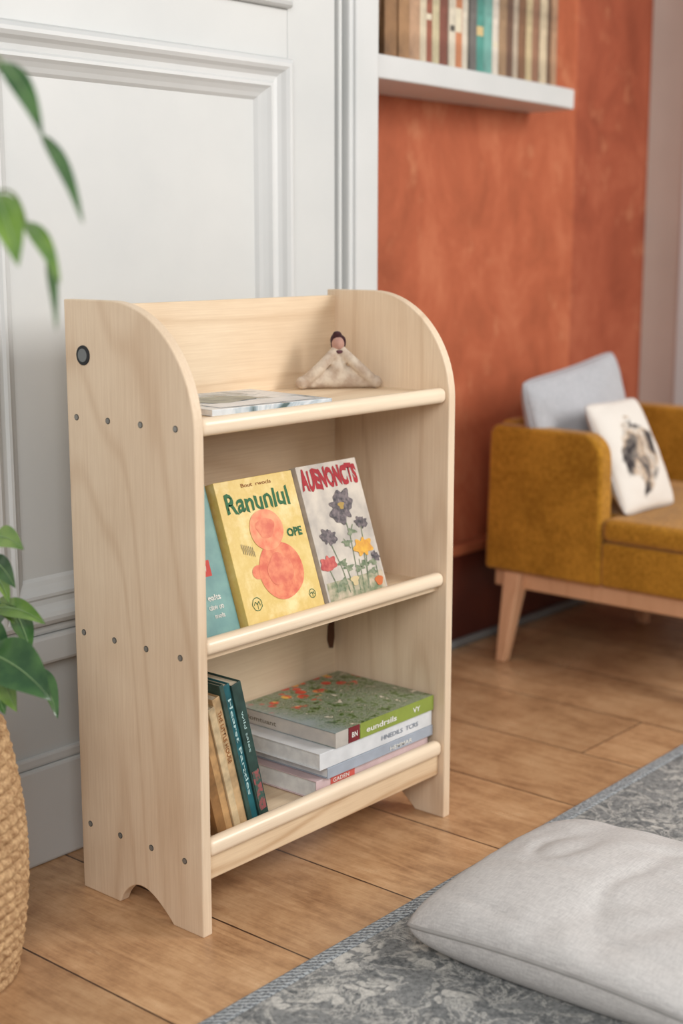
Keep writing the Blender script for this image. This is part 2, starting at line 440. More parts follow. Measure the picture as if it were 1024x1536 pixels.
bm = bmesh.new(); box(bm, .03, .44, .0275, .0335, .004, .17, TR(0, .034, .436) @ RX(LEAN)); obj('book_rest', bm, M_plyx, bc, world=True)

def faceout(name, label, x0, w, t_, h, mc, mp, grp):
    z0 = .4262 + t_*math.sin(R(-LEAN))
    yo = .030+(.026-t_)*math.cos(R(LEAN))
    return book(name, label, w, t_, h, mc, mp, TR(x0, yo, z0) @ RX(LEAN), grp)
G2 = 'picture books facing out on the middle shelf'
t = NT('yellow_cover'); v = t.coords()
col = t.ramp(t.noise(v, 16, 6, .65), [(.33, lin((226, 202, 132))), (.5, lin((214, 184, 104))), (.68, lin((234, 214, 156)))])
m_yel = t.fin(col, .4, .35)
yb = faceout('picture_book', 'yellow picture book with green title and a red-orange pear shape on its cover', .134, .172, .026, .223, m_yel, M_pageb, G2)
m_green = flat('green_ink', (48, 104, 66)); m_dark = flat('dark_ink', (60, 52, 48)); m_red = flat('red_ink', (168, 38, 48))
m_or = paint('coral_red_fruit', (208, 92, 64), (230, 142, 98), 55, .45, .4, 0)
m_or2 = paint('coral_red_fruit_light', (228, 138, 98), (208, 96, 70), 60, .45, .4, 0)
m_or3 = paint('coral_red_upper_fruit', (222, 116, 82), (234, 158, 112), 55, .45, .4, 0)
m_wht = flat('white_ink', (232, 230, 222)); m_brn = flat('brown_ink', (150, 96, 50)); m_gry = flat('grey_ink', (120, 108, 92))
text('title_lettering', 'Ranunlul', m_green, yb, (.014, -.0006, .171), EXc, EZc, .138, .031, .022, .05)
text('subtitle_lettering', 'Bout  rwocls', m_brn, yb, (.055, -.0006, .209), EXc, EZc, .066, .006, .01)
text('small_lettering', 'OPE', m_green, yb, (.128, -.0006, .120), EXc, EZc, .034, .014, .04, .05)
bm = bmesh.new(); disc(bm, .096, .073, .048, .045, -.0007, 40, .015, 2)
obj('fruit_picture', bm, m_or, yb)
bm = bmesh.new(); disc(bm, .086, .139, .036, .032, -.0009, 40, .012, 1); obj('fruit_picture', bm, m_or3, yb)
bm = bmesh.new(); disc(bm, .048, .078, .014, .011, -.0005); obj('fruit_picture', bm, m_or, yb)
bm = bmesh.new(); disc(bm, .084, .142, .020, .016, -.0012, 30, .08); obj('fruit_shading', bm, m_or2, yb)
bm = bmesh.new(); disc(bm, .094, .075, .028, .024, -.0011, 30, .08, 3); obj('fruit_shading', bm, m_or2, yb)
bm = bmesh.new()
pp = []
for q in range(22): pp.append((.024+.0012*q, .118+.009*math.sin(q*2.1)-.0004*q))
stroke(bm, pp, .0006)
obj('ink_scribble', bm, m_gry, yb)
def ringpts(cx, cz, r): return [(cx+r*math.cos(a*.4488)*(1+.08*math.sin(a*3)), cz+r*math.sin(a*.4488)) for a in range(15)]
for (cx, cz, r) in ((.028, .032, .010), (.150, .026, .007)):
    bm = bmesh.new()
    stroke(bm, ringpts(cx, cz, r), .0011); stroke(bm, [(cx-r*.7, cz-r*.1), (cx-r*.3, cz+r*.4), (cx, cz-r*.1), (cx+r*.4, cz+r*.4), (cx+r*.6, cz-r*.3)], .0010); stroke(bm, [(cx, cz-r*.8), (cx+r*.1, cz+r*.2)], .0009)
    obj('green_flower_doodle', bm, m_green, yb)

m_bg = paint('beige_cover', (206, 196, 182), (168, 160, 152), 26, .4, .4, .02)
rb = faceout('picture_book', 'beige picture book with a red title and painted garden flowers on its cover', .321, .148, .022, .226, m_bg, paint('rust_page_edge', (176, 96, 56), (150, 76, 44), 40), G2)
text('title_lettering', 'AUENONCTS', m_red, rb, (.004, -.0006, .184), EXc, EZc, .138, .035, .055, .05)
bm = bmesh.new(); quad(bm, .004, .144, .002, .034, -.0003); obj('ground_picture', bm, paint('grass_paint', (112, 126, 92), (196, 180, 156), 60), rb)
bm = bmesh.new()
for p in ([(.084, .15), (.088, .10), (.08, .01)], [(.12, .118), (.114, .06), (.10, .01)], [(.036, .10), (.05, .05), (.055, .01)], [(.111, .072), (.106, .03), (.104, .01)], [(.018, .06), (.03, .02)], [(.134, .06), (.13, .01)], [(.088, .1), (.1, .118)], [(.082, .08), (.07, .098)], [(.06, .06), (.066, .01)], [(.095, .06), (.09, .01)]):
    stroke(bm, p, .0020)
for (cx, cz) in ((.093, .106), (.076, .09), (.104, .05), (.054, .06), (.045, .03), (.12, .035), (.07, .03), (.09, .045), (.035, .02), (.066, .05), (.126, .05)):
    disc(bm, cx, cz, .011, .005, -.0007, 14, .35, cx*90)
obj('flower_stems', bm, paint('leaf_green', (84, 104, 72), (140, 146, 120), 120), rb)
def flower(bm, cx, cz, r, n=10, y=-.0010):
    vs = []
    for k in range(n*6):
        a = 2*math.pi*k/(n*6); q = r*(1-.2*(1+math.cos(a*n))/2+.18*math.sin(a*2.0+cx*70)+.10*math.sin(a*7+cz*50)); vs.append(bm.verts.new((cx+q*math.cos(a), y, cz+q*math.sin(a)*.85)))
    bm.faces.new(vs)
m_ch = paint('charcoal_paint', (50, 48, 54), (124, 112, 114), 130)
for (a_, b_, c_) in ((.084, .150, .032), (.122, .118, .014), (.036, .106, .018), (.136, .058, .010)):
    bm = bmesh.new(); flower(bm, a_, b_, c_); obj('dark_flower', bm, m_ch, rb)
bm = bmesh.new(); flower(bm, .112, .078, .021, 7); obj('yellow_flower', bm, paint('flower_yellow', (226, 176, 60), (206, 140, 50), 90), rb)
bm = bmesh.new(); disc(bm, .084, .152, .007, .006, -.0013, 20, .2); obj('flower_centre', bm, flat('centre_yellow', (176, 146, 80)), rb)
bm = bmesh.new(); flower(bm, .020, .064, .018, 6); obj('red_flower', bm, paint('flower_red', (172, 62, 62), (200, 100, 90), 120), rb)
bm = bmesh.new(); disc(bm, .130, .018, .010, .008, -.0012, 20, .1); obj('orange_flower', bm, flat('flower_orange', (214, 116, 60)), rb)
bm = bmesh.new(); disc(bm, .072, .028, .009, .008, -.0012, 20, .2); obj('pale_flower', bm, flat('flower_cream', (218, 196, 150)), rb)

m_teal = paint('teal_cover', (112, 156, 150), (92, 138, 136), 30, .4, .4, .02)
tb = faceout('picture_book', 'teal green picture book beside the yellow one at the left end of the middle shelf', .020, .108, .014, .226, m_teal, M_pageb, G2)
bm = bmesh.new(); quad(bm, .03, .078, .090, .114); obj('red_label', bm, flat('label_red', (206, 78, 68)), tb)
text('label_lettering', 'mouw', m_wht, tb, (.046, -.0010, .098), EXc, EZc, .024, .008, .01)
bm = bmesh.new(); disc(bm, .030, .045, .018, .034, -.0006, 28, .08); obj('white_picture', bm, m_wht, tb)
text('small_lettering', 'ealts', m_wht, tb, (.058, -.0008, .054), EXc, EZc, .026, .009, .02, .06)
text('small_lettering', 'ciaw uo', m_wht, tb, (.056, -.0008, .040), EXc, EZc, .030, .008, .02, .06)
text('small_lettering', 'mols', m_wht, tb, (.064, -.0008, .027), EXc, EZc, .020, .007, .02, .06)
text('small_lettering', 'xyris', m_wht, tb, (.046, -.0008, .142), EXc, EZc, .020, .006, .01)

G3 = 'slim books leaning at the left of the bottom shelf'
LA = 14.5
rows = [((156, 114, 70), 'dark honey coloured', .018, .150, M_pageb, None),
        ((200, 158, 108), 'tan brown', .015, .195, M_pageb, None),
        ((216, 192, 152), 'cream', .013, .212, M_pages, None),
        ((206, 172, 128), 'buff', .016, .224, M_pages, 'THE LITTLE HOUSE'),
        ((58, 84, 76), 'dark grey-green', .008, .244, M_pages, None),
        ((34, 100, 108), 'dark teal', .014, .240, M_pages, 'Hearst Parttles'),
        ((48, 76, 70), 'blackish green', .020, .238, M_pages, None)]
x = .018+.150*math.sin(R(LA))+.022
m_pteal = flat('pale_teal_ink', (180, 212, 210))
for i, (c, nm, th, hh, mp, tx) in enumerate(rows):
    mc = paint('cover_'+nm.replace(' ', '_'), c, tuple(int(q*.78) for q in c), 40, .5)
    Mx = TR(x, .044+.003*(i % 2), .1180) @ RY(-LA) @ RZ(90) @ TR(0, -th, 0)
    pos = ['leftmost of the leaning row', 'second in the leaning row', 'third in the leaning row', 'with brown lettering on its worn spine', 'the thinnest of the leaning row', 'with pale letters on its spine', 'at the right end of the leaning row'][i]
    b = book('slim_book', f'{nm} slim book on the bottom shelf, {pos}', .16, th, hh, mc, mp, Mx, G3, .002)
    if tx:
        text('spine_lettering', tx, m_pteal if i > 3 else m_brn, b, (-.0007, th*.72, hh*.90), (0, 0, -1), (0, -1, 0), hh*(.7 if i == 5 else .4), th*.46, .012, .05)
    if i == 6:
        bm = bmesh.new()
        for q in range(14):
            zz = .012+q*.013; a0 = .006+.03*random.random()
            quad(bm, a0, a0+.05+.05*random.random(), zz, zz+.006)
        obj('cover_pattern', bm, paint('cover_specks', (120, 84, 76), (140, 134, 112), 60), b)
        bm = bmesh.new(); box(bm, -.0008, 0, .003, th-.003, .015, .085); obj('spine_picture', bm, paint('spine_specks', (150, 84, 84), (60, 90, 80), 90, contrast=(.45, .55)), b)
        text('spine_lettering', 'wild tales', m_pteal, b, (-.0009, th*.66, hh*.8), (0, 0, -1), (0, -1, 0), hh*.3, th*.25, .005, .05)
    x += th/math.cos(R(LA))+.0006

FL = Matrix(((0, 0, -1, 0), (1, 0, 0, 0), (0, -1, 0, 0), (0, 0, 0, 1)))
G4 = 'books piled flat on the bottom shelf'
def flatbook(label, x0, x1, y0, y1, ztop, th, mc, mp, rot=0, hard=.0015):
    return book('large_book', label, y1-y0, th, x1-x0, mc, mp, TR(x1, y0, ztop) @ RZ(rot) @ FL, G4, hard)
t = NT('meadow_cover'); v = t.coords()
sp = t.n('ShaderNodeSeparateXYZ'); t.l(v, sp.inputs[0])
n1 = t.noise(v, 42, 8, .78, .4); n2 = t.noise(v, 9, 3, .5)
c0 = t.ramp(n1, [(.36, lin((30, 46, 32))), (.44, lin((86, 118, 50))), (.50, lin((150, 158, 140))), (.56, lin((70, 98, 54))), (.64, lin((232, 220, 204)))])
redm = t.ramp(t.math('ADD', t.math('MULTIPLY', sp.outputs[0], 3.2), t.math('MULTIPLY', n1, .9)), [(.90, (0, 0, 0, 1)), (.98, (1, 1, 1, 1))])
spots = t.n('ShaderNodeTexVoronoi'); spots.inputs['Scale'].default_value = 42; t.l(v, spots.inputs['Vector'])
spm = t.ramp(spots.outputs['Distance'], [(.38, (1, 1, 1, 1)), (.50, (0, 0, 0, 1))])
redc = t.ramp(t.noise(v, 30, 2), [(.45, lin((206, 40, 30))), (.58, lin((226, 84, 48))), (.64, lin((238, 184, 70)))])
c1 = t.mix(t.math('MULTIPLY', redm, spm), c0, redc)
blue = t.ramp(t.math('ADD', sp.outputs[2], t.math('MULTIPLY', n2, .2)), [(.31, (0, 0, 0, 1)), (.38, (1, 1, 1, 1))])
c2 = t.mix(t.math('MULTIPLY', blue, .8), c1, lin((156, 170, 176)))
m_mead = t.fin(c2, .28, .5)
m_spg = flat('lime_spine', (142, 158, 70)); 
A = flatbook('large glossy book with a meadow photo cover, topmost of the flat pile', .318, .580, .020, .240, .2245, .026, m_mead, M_pw, 0)
bm = bmesh.new(); box(bm, -.0008, 0, 0, .026, .001, .262-.062); obj('spine_band', bm, m_spg, A)
bm = bmesh.new(); box(bm, -.0008, 0, 0, .026, .262-.06, .262-.032); obj('spine_label', bm, flat('maroon_label', (120, 40, 46)), A)
bm = bmesh.new(); box(bm, -.0008, 0, 0, .026, .262-.031, .262); obj('spine_band', bm, flat('pale_end', (190, 184, 176)), A)
text('spine_lettering', 'eundrsils', m_wht, A, (-.0014, .019, .185), (0, 0, -1), (0, -1, 0), .08, .010, .02)
text('spine_lettering', 'VY', m_wht, A, (-.0014, .018, .06), (0, 0, -1), (0, -1, 0), .020, .009, .02)
text('spine_lettering', 'BN', m_wht, A, (-.0014, .018, .222), (0, 0, -1), (0, -1, 0), .014, .009, .02)
bm = bmesh.new(); box(bm, 0, .218, .0015, .0245, .262, .2626); obj('side_strip', bm, paint('pale_side', (200, 192, 182), (184, 178, 172), 30), A)
text('side_lettering', 'Bomtuant', m_gry, A, (.200, .018, .2630), (-1, 0, 0), (0, -1, 0), .070, .008, .01)
Bk = flatbook('white book lying directly under the meadow photo book', .282, .578, .022, .244, .1980, .028, flat('white_cover', (220, 222, 224), .35), M_pw, 0)
text('spine_lettering', 'HNEDILS  TCRS', flat('blue_ink', (128, 138, 152)), Bk, (-.0010, .019, .14), (0, 0, -1), (0, -1, 0), .10, .008, .01)
Ck = flatbook('thin blue-grey book, third from the top of the flat pile', .300, .580, .021, .240, .1695, .018, flat('bluegrey_cover', (166, 174, 186), .35), M_pw, 0)
text('spine_lettering', 'HEMMAR', m_wht, Ck, (-.0010, .014, .12), (0, 0, -1), (0, -1, 0), .06, .007, .01)
Dk = flatbook('pale pinkish book with a red spine label at the bottom of the flat pile', .280, .575, .028, .248, .1510, .032, paint('pinkgrey_cover', (212, 190, 190), (196, 172, 174), 20, .4), M_pw, 0)
bm = bmesh.new(); box(bm, -.0008, 0, .001, .020, .20, .26); obj('spine_label', bm, flat('coral_label', (206, 96, 86)), Dk)
text('spine_lettering', 'GADEN', m_wht, Dk, (-.0014, .012, .255), (0, 0, -1), (0, -1, 0), .040, .007, .01)

t = NT('magazine_cover'); v = t.coords()
n1 = t.noise(v, 16, 4, .6, .8)
m_mag = t.fin(t.ramp(n1, [(.35, lin((84, 104, 104))), (.45, lin((160, 176, 186))), (.55, lin((214, 220, 224))), (.7, lin((200, 206, 210)))]), .25, .5)
mg = book('magazine', 'thin magazine with a blue-grey photo cover lying on the top shelf', .195, .009, .235, m_mag, M_pw,
          TR(.322, .030, .7632) @ RZ(-6) @ FL, None, .0008)
bm = bmesh.new(); quad(bm, .012, .06, .02, .21, -.0005); obj('cover_band', bm, flat('magazine_white', (222, 224, 226), .3), mg)
bm = bmesh.new(); disc(bm, .10, .14, .04, .06, -.0006, 30, .12); obj('cover_picture', bm, paint('magazine_dark', (80, 100, 104), (140, 150, 140), 40, .3), mg)

# ---------------------------------------------------------------- doll
dl = thing('rag_doll', 'small cream cloth doll with dark hair sitting in the back corner of the top shelf', 'doll', (.514, .182, .7545))
def blobs(name, lst, mat, parent, vox=.0035, sm=4, tex=0):
    bm = bmesh.new()
    for (c, r, ) in lst:
        rr = r if isinstance(r, tuple) else (r, r, r)
        ret = bmesh.ops.create_icosphere(bm, subdivisions=3, radius=1)
        for v in ret['verts']: v.co = Vector((v.co.x*rr[0]+c[0], v.co.y*rr[1]+c[1], v.co.z*rr[2]+c[2]))
    o = obj(name, bm, mat, parent, smooth=True)
    m = o.modifiers.new('remesh', 'REMESH'); m.mode = 'VOXEL'; m.voxel_size = vox; m.use_smooth_shade = True
    s = o.modifiers.new('smooth', 'SMOOTH'); s.iterations = sm; s.factor = .5
    return o
ux, uy = .777, -.629
def dp(s, f, z): return (ux*s - .629*f, uy*s - .777*f, z)
L = []
for k in range(61):                      # skirt and lap
    s = -1+2*k/60
    zt = .030*(1-abs(s)**1.6)+.012
    L.append((dp(s*.050, 0, zt*.5), (.009, .014, zt*.5)))
for sg in (-1, 1):                       # arms draped down and out from the shoulders
    for k in range(22):
        q = k/21
        L.append((dp(sg*(.006+.056*q), .004+.008*math.sin(q*3), .054*(1-q)**1.05+.0095), (.0085+.002*q,)*3))
    L.append((dp(sg*.064, .008, .0105), .0110))
L += [(dp(0, 0, .034), (.016, .014, .018)), (dp(0, 0, .050), (.012, .011, .012)), (dp(-.001, 0, .060), (.008, .008, .010))]
m_doll = fabric('stained_muslin', (210, 196, 178), (180, 160, 142), 60, .95, .12, 30)
bd = blobs('body', L, m_doll, dl, .0022, 6)
hd = blobs('head', [(dp(-.001, .003, .075), (.0112, .0112, .013))], fabric('doll_face', (190, 150, 134), (168, 128, 116), 80, .9, .1), dl, .002, 2)
hr = blobs('hair', [(dp(-.001, -.004, .081), (.0126, .0118, .013)), (dp(-.008, .001, .076), (.005, .006, .012)), (dp(.008, .001, .078), (.005, .006, .011)), (dp(-.002, .001, .091), (.008, .008, .006))], fabric('doll_hair', (74, 46, 48), (50, 30, 34), 120), hd, .002, 1)
bm = bmesh.new()
tube(bm, [dp(.0108*math.cos(a), .0108*math.sin(a), .063+.001*math.sin(3*a)) for a in [2*math.pi*q/16 for q in range(17)]], .0032, 8)
obj('scarf', bm, fabric('doll_scarf', (104, 70, 74), (76, 48, 54), 100), dl, smooth=True)

# ---------------------------------------------------------------- pillows
def droopz(u, v, k): return -k*(abs(u*v))**2.5
def pillow_mesh(w, d, t_, seed=0, n=80, flatb=1.0, wr=.006, pinch=.07, dr=0, ex=.40, floor_=None):
    bm = bmesh.new(); top = {}; bot = {}
    for i in range(n+1):
        for j in range(n+1):
            u = math.sin(math.pi/2*(-1+2*i/n)); v = math.sin(math.pi/2*(-1+2*j/n))
            x = w/2*u*(1-pinch*(1-v*v)*abs(u)); y = d/2*v*(1-pinch*(1-u*u)*abs(v))
            cn = 1-.055*(abs(u*v))**6          # rounded corners
            x *= cn; y *= cn
            e = max(0, (1-u**4)*(1-v**4)); hgt = t_/2*(max(0, (1-u*u)*(1-v*v))**ex)
            nz = noise.noise(Vector((x*5+seed, y*5, 1.3*seed)))*wr*1.5
            rid = math.exp(-(noise.noise(Vector((x*4+seed, y*7, 5+seed)))*10)**2)
            rid2 = math.exp(-(noise.noise(Vector((x*8-seed, y*3.5, 9+seed)))*10)**2)
            edge_r = (math.sin(u*16+3*noise.noise(Vector((x*5, y*5, seed))))*max(0, abs(v)-.55)+math.sin(v*15+3*noise.noise(Vector((x*5, y*5, seed+4))))*max(0, abs(u)-.55))*.9
            cr = -(rid*.8+rid2*.5+edge_r*.8)*wr*.8
            rim = i in (0, n) or j in (0, n)
            dz = droopz(u, v, dr)
            zt = dz if rim else dz+hgt + (nz+cr)*min(1, e*2)
            zb = dz if rim else dz-hgt*flatb + nz*.4*min(1, e*2)
            if floor_ is not None and zb < floor_: zb = floor_
            top[i, j] = bm.verts.new((x, y, zt)); bot[i, j] = top[i, j] if rim else bm.verts.new((x, y, zb))
    for i in range(n):
        for j in range(n):
            bm.faces.new((top[i, j], top[i+1, j], top[i+1, j+1], top[i, j+1]))
            try: bm.faces.new((bot[i, j], bot[i, j+1], bot[i+1, j+1], bot[i+1, j]))
            except ValueError: pass
    return bm
def piping(w, d, r=.003, pinch=.07, n=40, dr=0):
    pts = []
    for (a, b) in (((-1, -1), (1, -1)), ((1, -1), (1, 1)), ((1, 1), (-1, 1)), ((-1, 1), (-1, -1))):
        for k in range(n):
            u = a[0]+(b[0]-a[0])*k/n; v = a[1]+(b[1]-a[1])*k/n; cn = 1-.055*(abs(u*v))**6
            pts.append((w/2*u*(1-pinch*(1-v*v)*abs(u))*cn, d/2*v*(1-pinch*(1-u*u)*abs(v))*cn, droopz(u, v, dr)))
    pts.append(pts[0]); bm = bmesh.new(); tube(bm, pts, r, 8, False); return bm
def pillow(name, label, w, d, t_, mat, M, seed, flatb=1.0, pm=None, wr=.006, dr=0, pr=.003, pinch=.07, ex=.40, floor_=None):
    r = thing(name, label, 'pillow', M=M)
    c = obj('cushion_cover', pillow_mesh(w, d, t_, seed, 80, flatb, wr, pinch, dr, ex, floor_), mat, r, smooth=True)
    obj('piping', piping(w, d, pr, pinch, 40, dr), pm or mat, r, smooth=True)
    return r
pillow('floor_cushion', 'large pale grey linen cushion lying on the patterned rug', .465, .465, .098, M_linen, TR(.378, -.472, .064) @ RZ(3), 3, 2.0, M_pipe, .009, .012, .0032, .030, .34, -.0525)
pillow('throw_pillow', 'plain blue-grey pillow leaning on the backrest of the mustard armchair', .43, .33, .12, M_linen2, TR(1.720, .425, .542) @ RY(-7) @ RX(80), 8, 1, None, .005, 0, .003, .05)
t = NT('printed_pillow'); v = t.coords()
sp = t.n('ShaderNodeSeparateXYZ'); t.l(v, sp.inputs[0])
a = t.noise(v, 11, 4, .55, .3); b = t.noise(v, 30, 4, .6)
rr = t.math('SQRT', t.math('ADD', t.math('POWER', t.math('MULTIPLY', sp.outputs[0], 1.3), 2), t.math('POWER', sp.outputs[1], 2)))
fig = t.ramp(t.math('ADD', rr, t.math('MULTIPLY', t.math('SUBTRACT', a, .5), .18)), [(.088, (1, 1, 1, 1)), (.096, (0, 0, 0, 1))])
inner_ = t.ramp(a, [(.38, lin((58, 54, 56))), (.44, lin((124, 116, 110))), (.49, lin((190, 168, 146))), (.54, lin((214, 204, 192))), (.60, lin((92, 88, 88)))])
col = t.mix(fig, lin((224, 218, 210)), inner_)
lines = t.ramp(t.math('ABSOLUTE', t.math('SUBTRACT', b, .5)), [(.006, (1, 1, 1, 1)), (.012, (0, 0, 0, 1))])
col = t.mix(t.math('MULTIPLY', t.math('MULTIPLY', lines, fig), .8), col, lin((50, 46, 46)))
t.bump(t.noise(v, 250, 2), .3, .002); M_print = t.fin(col, .9, .1)
pillow('throw_pillow', 'small white pillow with a dark and tan printed picture on the armchair seat', .23, .28, .075, M_print, TR(1.676, .262, .50) @ RZ(-2) @ RX(64), 5, 1, M_linen, .003, 0, .003, .04)

# ---------------------------------------------------------------- rug
rg = thing('area_rug', 'faded grey rug with pale floral pattern on the wooden floor in front of the bookcase', 'rug', (.8, -.160, 0))
rg.rotation_euler = (0, 0, R(.8))
bm = bmesh.new(); box(bm, -1.5, 1.45, -2.2, -.024, 0, .010); obj('pile', bm, M_rug, rg, .003)
bm = bmesh.new(); box(bm, -1.52, 1.47, -.026, 0, 0, .012); obj('binding', bm, M_rugb, rg, .004)

# ---------------------------------------------------------------- armchair
ac = thing('armchair', 'mustard yellow upholstered armchair on splayed wooden legs by the terracotta wall', 'armchair', (1.85, .22, 0))
def arm(x0, x1):
    P = [(.232, .212), (.238, .50)]
    for k in range(0, 11):
        a = math.pi/2*k/10; P.append((.239+.058-.058*math.cos(a), .509+.058*math.sin(a)))
    P += [(.535, .569), (.548, .55), (.556, .212)]
    bm = bmesh.new()
    A_ = [bm.verts.new((x0, y, z)) for y, z in P]; B_ = [bm.verts.new((x1, y, z)) for y, z in P]
    bm.faces.new(A_); bm.faces.new(B_[::-1])
    for k in range(len(P)): bm.faces.new((A_[k], A_[(k+1) % len(P)], B_[(k+1) % len(P)], B_[k]))
    return bm
def soft(name, bm, mat, par, bev=.018):
    o = obj(name, bm, mat, par, bev, world=True, seg=5)
    for p in o.data.polygons: p.use_smooth = True
    m = o.modifiers.new('wn', 'WEIGHTED_NORMAL'); m.keep_sharp = False
    return o
soft('armrest', arm(1.50, 1.556), M_must, ac, .020)
soft('armrest', arm(2.12, 2.185), M_must, ac, .020)
bm = bmesh.new(); box(bm, 1.553, 2.123, .510, .556, .25, .575); soft('backrest', bm, M_must, ac, .018)
bm = bmesh.new(); box(bm, 1.505, 2.18, -.13, .236, .212, .318); box(bm, 1.560, 2.12, .2, .51, .212, .31); soft('seat_base', bm, M_must, ac, .012)
bm = bmesh.new(); box(bm, 1.503, 2.182, -.135, .236, .318, .374); box(bm, 1.560, 2.118, .20, .508, .318, .374); soft('seat_cushion', bm, M_must, ac, .020)
bm = bmesh.new()
box(bm, 1.525, 1.555, -.10, .54, .168, .212); box(bm, 2.13, 2.16, -.10, .54, .168, .212)
box(bm, 1.555, 2.13, .51, .54, .168, .212); box(bm, 1.555, 2.13, -.10, -.07, .168, .212); obj('frame', bm, M_oak, ac, .004, world=True)
def leg(tx, ty, fx, fy):
    bm = bmesh.new()
    vs = []
    for (cx, cy, z, s) in ((tx, ty, .211, .024), (fx, fy, 0, .013)):
        vs.append([bm.verts.new((cx+a*s, cy+b*s, z)) for a, b in ((-1, -1), (1, -1), (1, 1), (-1, 1))])
    bm.faces.new(vs[0]); bm.faces.new(vs[1][::-1])
    for k in range(4): bm.faces.new((vs[0][k], vs[0][(k+1) % 4], vs[1][(k+1) % 4], vs[1][k]))
    return bm
for a in ((1.525, .475, 1.462, .470), (2.05, .42, 2.00, .385), (1.525, -.07, 1.462, -.09), (2.15, -.07, 2.2, -.09)):
    obj('leg', leg(*a), M_oak, ac, .004, world=True)

# ---------------------------------------------------------------- basket + plant
BX, BY = -.333, .222
bk = thing('woven_basket', 'natural woven straw basket holding a green plant at the left edge', 'basket', (BX, BY, 0))
t = NT('straw'); v = t.coords((1, 1, 1))
n1 = t.noise(v, 120, 4, .7); 
M_straw = t.fin(t.ramp(n1, [(.35, lin((206, 172, 130))), (.65, lin((146, 110, 76)))]), .8, .2)
bm = bmesh.new(); NR, NA = 220, 360; rows_ = []
Hb = .36; RH = .0165
def rprof(s): return .118+.034*math.sin(math.pi*min(1, (.12+s*.80)))**.9
for i in range(NR+1):
    s = i/NR; z = s*Hb; row = int(z/RH); fz = (z/RH) % 1
    ring = []
    for j in range(NA):
        a = 2*math.pi*j/NA
        ph = a*40 + (1 if row % 2 else -1)*(fz-.5)*2.6
        r = rprof(s)-.003+.0085*math.sqrt(max(0, math.sin(math.pi*fz))) * (.3+.7*abs(math.sin(ph/2))**.7)
        ring.append(bm.verts.new((r*math.cos(a), r*math.sin(a), z)))
    rows_.append(ring)
inner = []
for zz, rr_ in ((Hb+.004, -.004), (Hb+.002, -.012), (Hb-.02, -.014), (.29, -.012)):
    rad = rprof(min(1, zz/Hb))+rr_
    inner.append([bm.verts.new((rad*math.cos(2*math.pi*j/NA), rad*math.sin(2*math.pi*j/NA), zz)) for j in range(NA)])
allr = rows_+inner
for a_, b_ in zip(allr[:-1], allr[1:]):
    for j in range(NA): bm.faces.new((a_[j], a_[(j+1) % NA], b_[(j+1) % NA], b_[j]))
bm.faces.new(rows_[0][::-1])
obj('basket_body', bm, M_straw, bk, smooth=True)

pl = thing('potted_plant', 'green leafy plant with drooping glossy leaves growing out of the straw basket', 'plant', (BX, BY, .05))
bm = bmesh.new(); tube(bm, [(BX, BY, .05), (BX, BY, .30)], [.085, .106], 28); obj('pot', bm, flat('clay_pot', (120, 84, 62)), pl, world=True)
bm = bmesh.new(); tube(bm, [(BX, BY, .30), (BX, BY, .308)], [.104, .098], 28); obj('soil', bm, paint('dark_soil', (60, 44, 34), (40, 30, 24), 60, .95, .1, .8), pl, world=True)
def leafmat(name, c1, c2, rough=.25):
    t = NT(name); v = t.coords()
    return t.fin(t.ramp(t.noise(v, 30, 3), [(.35, lin(c1)), (.65, lin(c2))]), rough, .6)
M_leaf = leafmat('glossy_leaf', (70, 106, 56), (42, 76, 42)); M_leafl = leafmat('bright_leaf', (118, 148, 66), (84, 120, 52)); M_vein = flat('leaf_vein', (140, 168, 118))
def leaf(bm, base, tip, w, tilt=.0, droop=.15, vein=None):
    base = Vector(base); tip = Vector(tip); Lv = tip-base; ln = Lv.length
    toC = (CAM-base).normalized(); side = Lv.cross(toC).normalized()
    nrm = side.cross(Lv).normalized()
    side = (side*math.cos(tilt)+nrm*math.sin(tilt)).normalized(); nrm = side.cross(Lv).normalized()
    n = 14; cols_ = [-1, -.5, 0, .5, 1]; G = []; mid = []
    sag = (Vector((0, 0, 1))-Lv.normalized()*Lv.normalized().z)
    for i in range(n+1):
        s = i/n
        ww = w/2*(math.sin(math.pi*min(1, s**.75))**.85)*(1-.25*s)+.0004
        c = base+Lv*s+sag*(droop*ln*math.sin(math.pi*s)*.6)
        mid.append(c+nrm*.0008)
        G.append([bm.verts.new(c+side*(ww*k)+nrm*(abs(k)*ww*.28+.004*math.sin(s*9+k)*abs(k)*w*8)) for k in cols_])
    for i in range(n):
        for k in range(4): bm.faces.new((G[i][k], G[i][k+1], G[i+1][k+1], G[i+1][k]))
    if vein is not None: tube(vein, mid, [.0012*(1-q/(n+3)) for q in range(n+1)], 5)
bmd = bmesh.new(); bml = bmesh.new(); bmv = bmesh.new()
PX = lambda w, d: w*d/F
low = [((-10, 806), (36, 824), 40, .2, bml, 1.80), ((-12, 838), (24, 882), 36, -.3, bmd, 1.82), ((-6, 912), (68, 936), 38, .4, bml, 1.83), ((24, 922), (46, 978), 36, .3, bmd, 1.84),
       ((-22, 976), (78, 1050), 88, .1, bmd, 1.76), ((58, 1000), (86, 1078), 32, .5, bmd, 1.84), ((-6, 1006), (26, 1068), 46, -.5, bml, 1.80), ((-60, 860), (-6, 905), 40, .2, bmd, 1.8),
       ((-90, 900), (-60, 1000), 44, 0, bml, 1.75), ((-20, 940), (24, 910), 36, .3, bmd, 1.86), ((-120, 820), (-60, 870), 44, .3, bmd, 1.9), ((-4, 900), (22, 936), 28, -.3, bml, 1.86),
       ((-30, 930), (14, 988), 40, .2, bmd, 1.84), ((-10, 860), (14, 905), 26, .4, bml, 1.86), ((-20, 1020), (8, 1072), 40, .1, bmd, 1.82)]
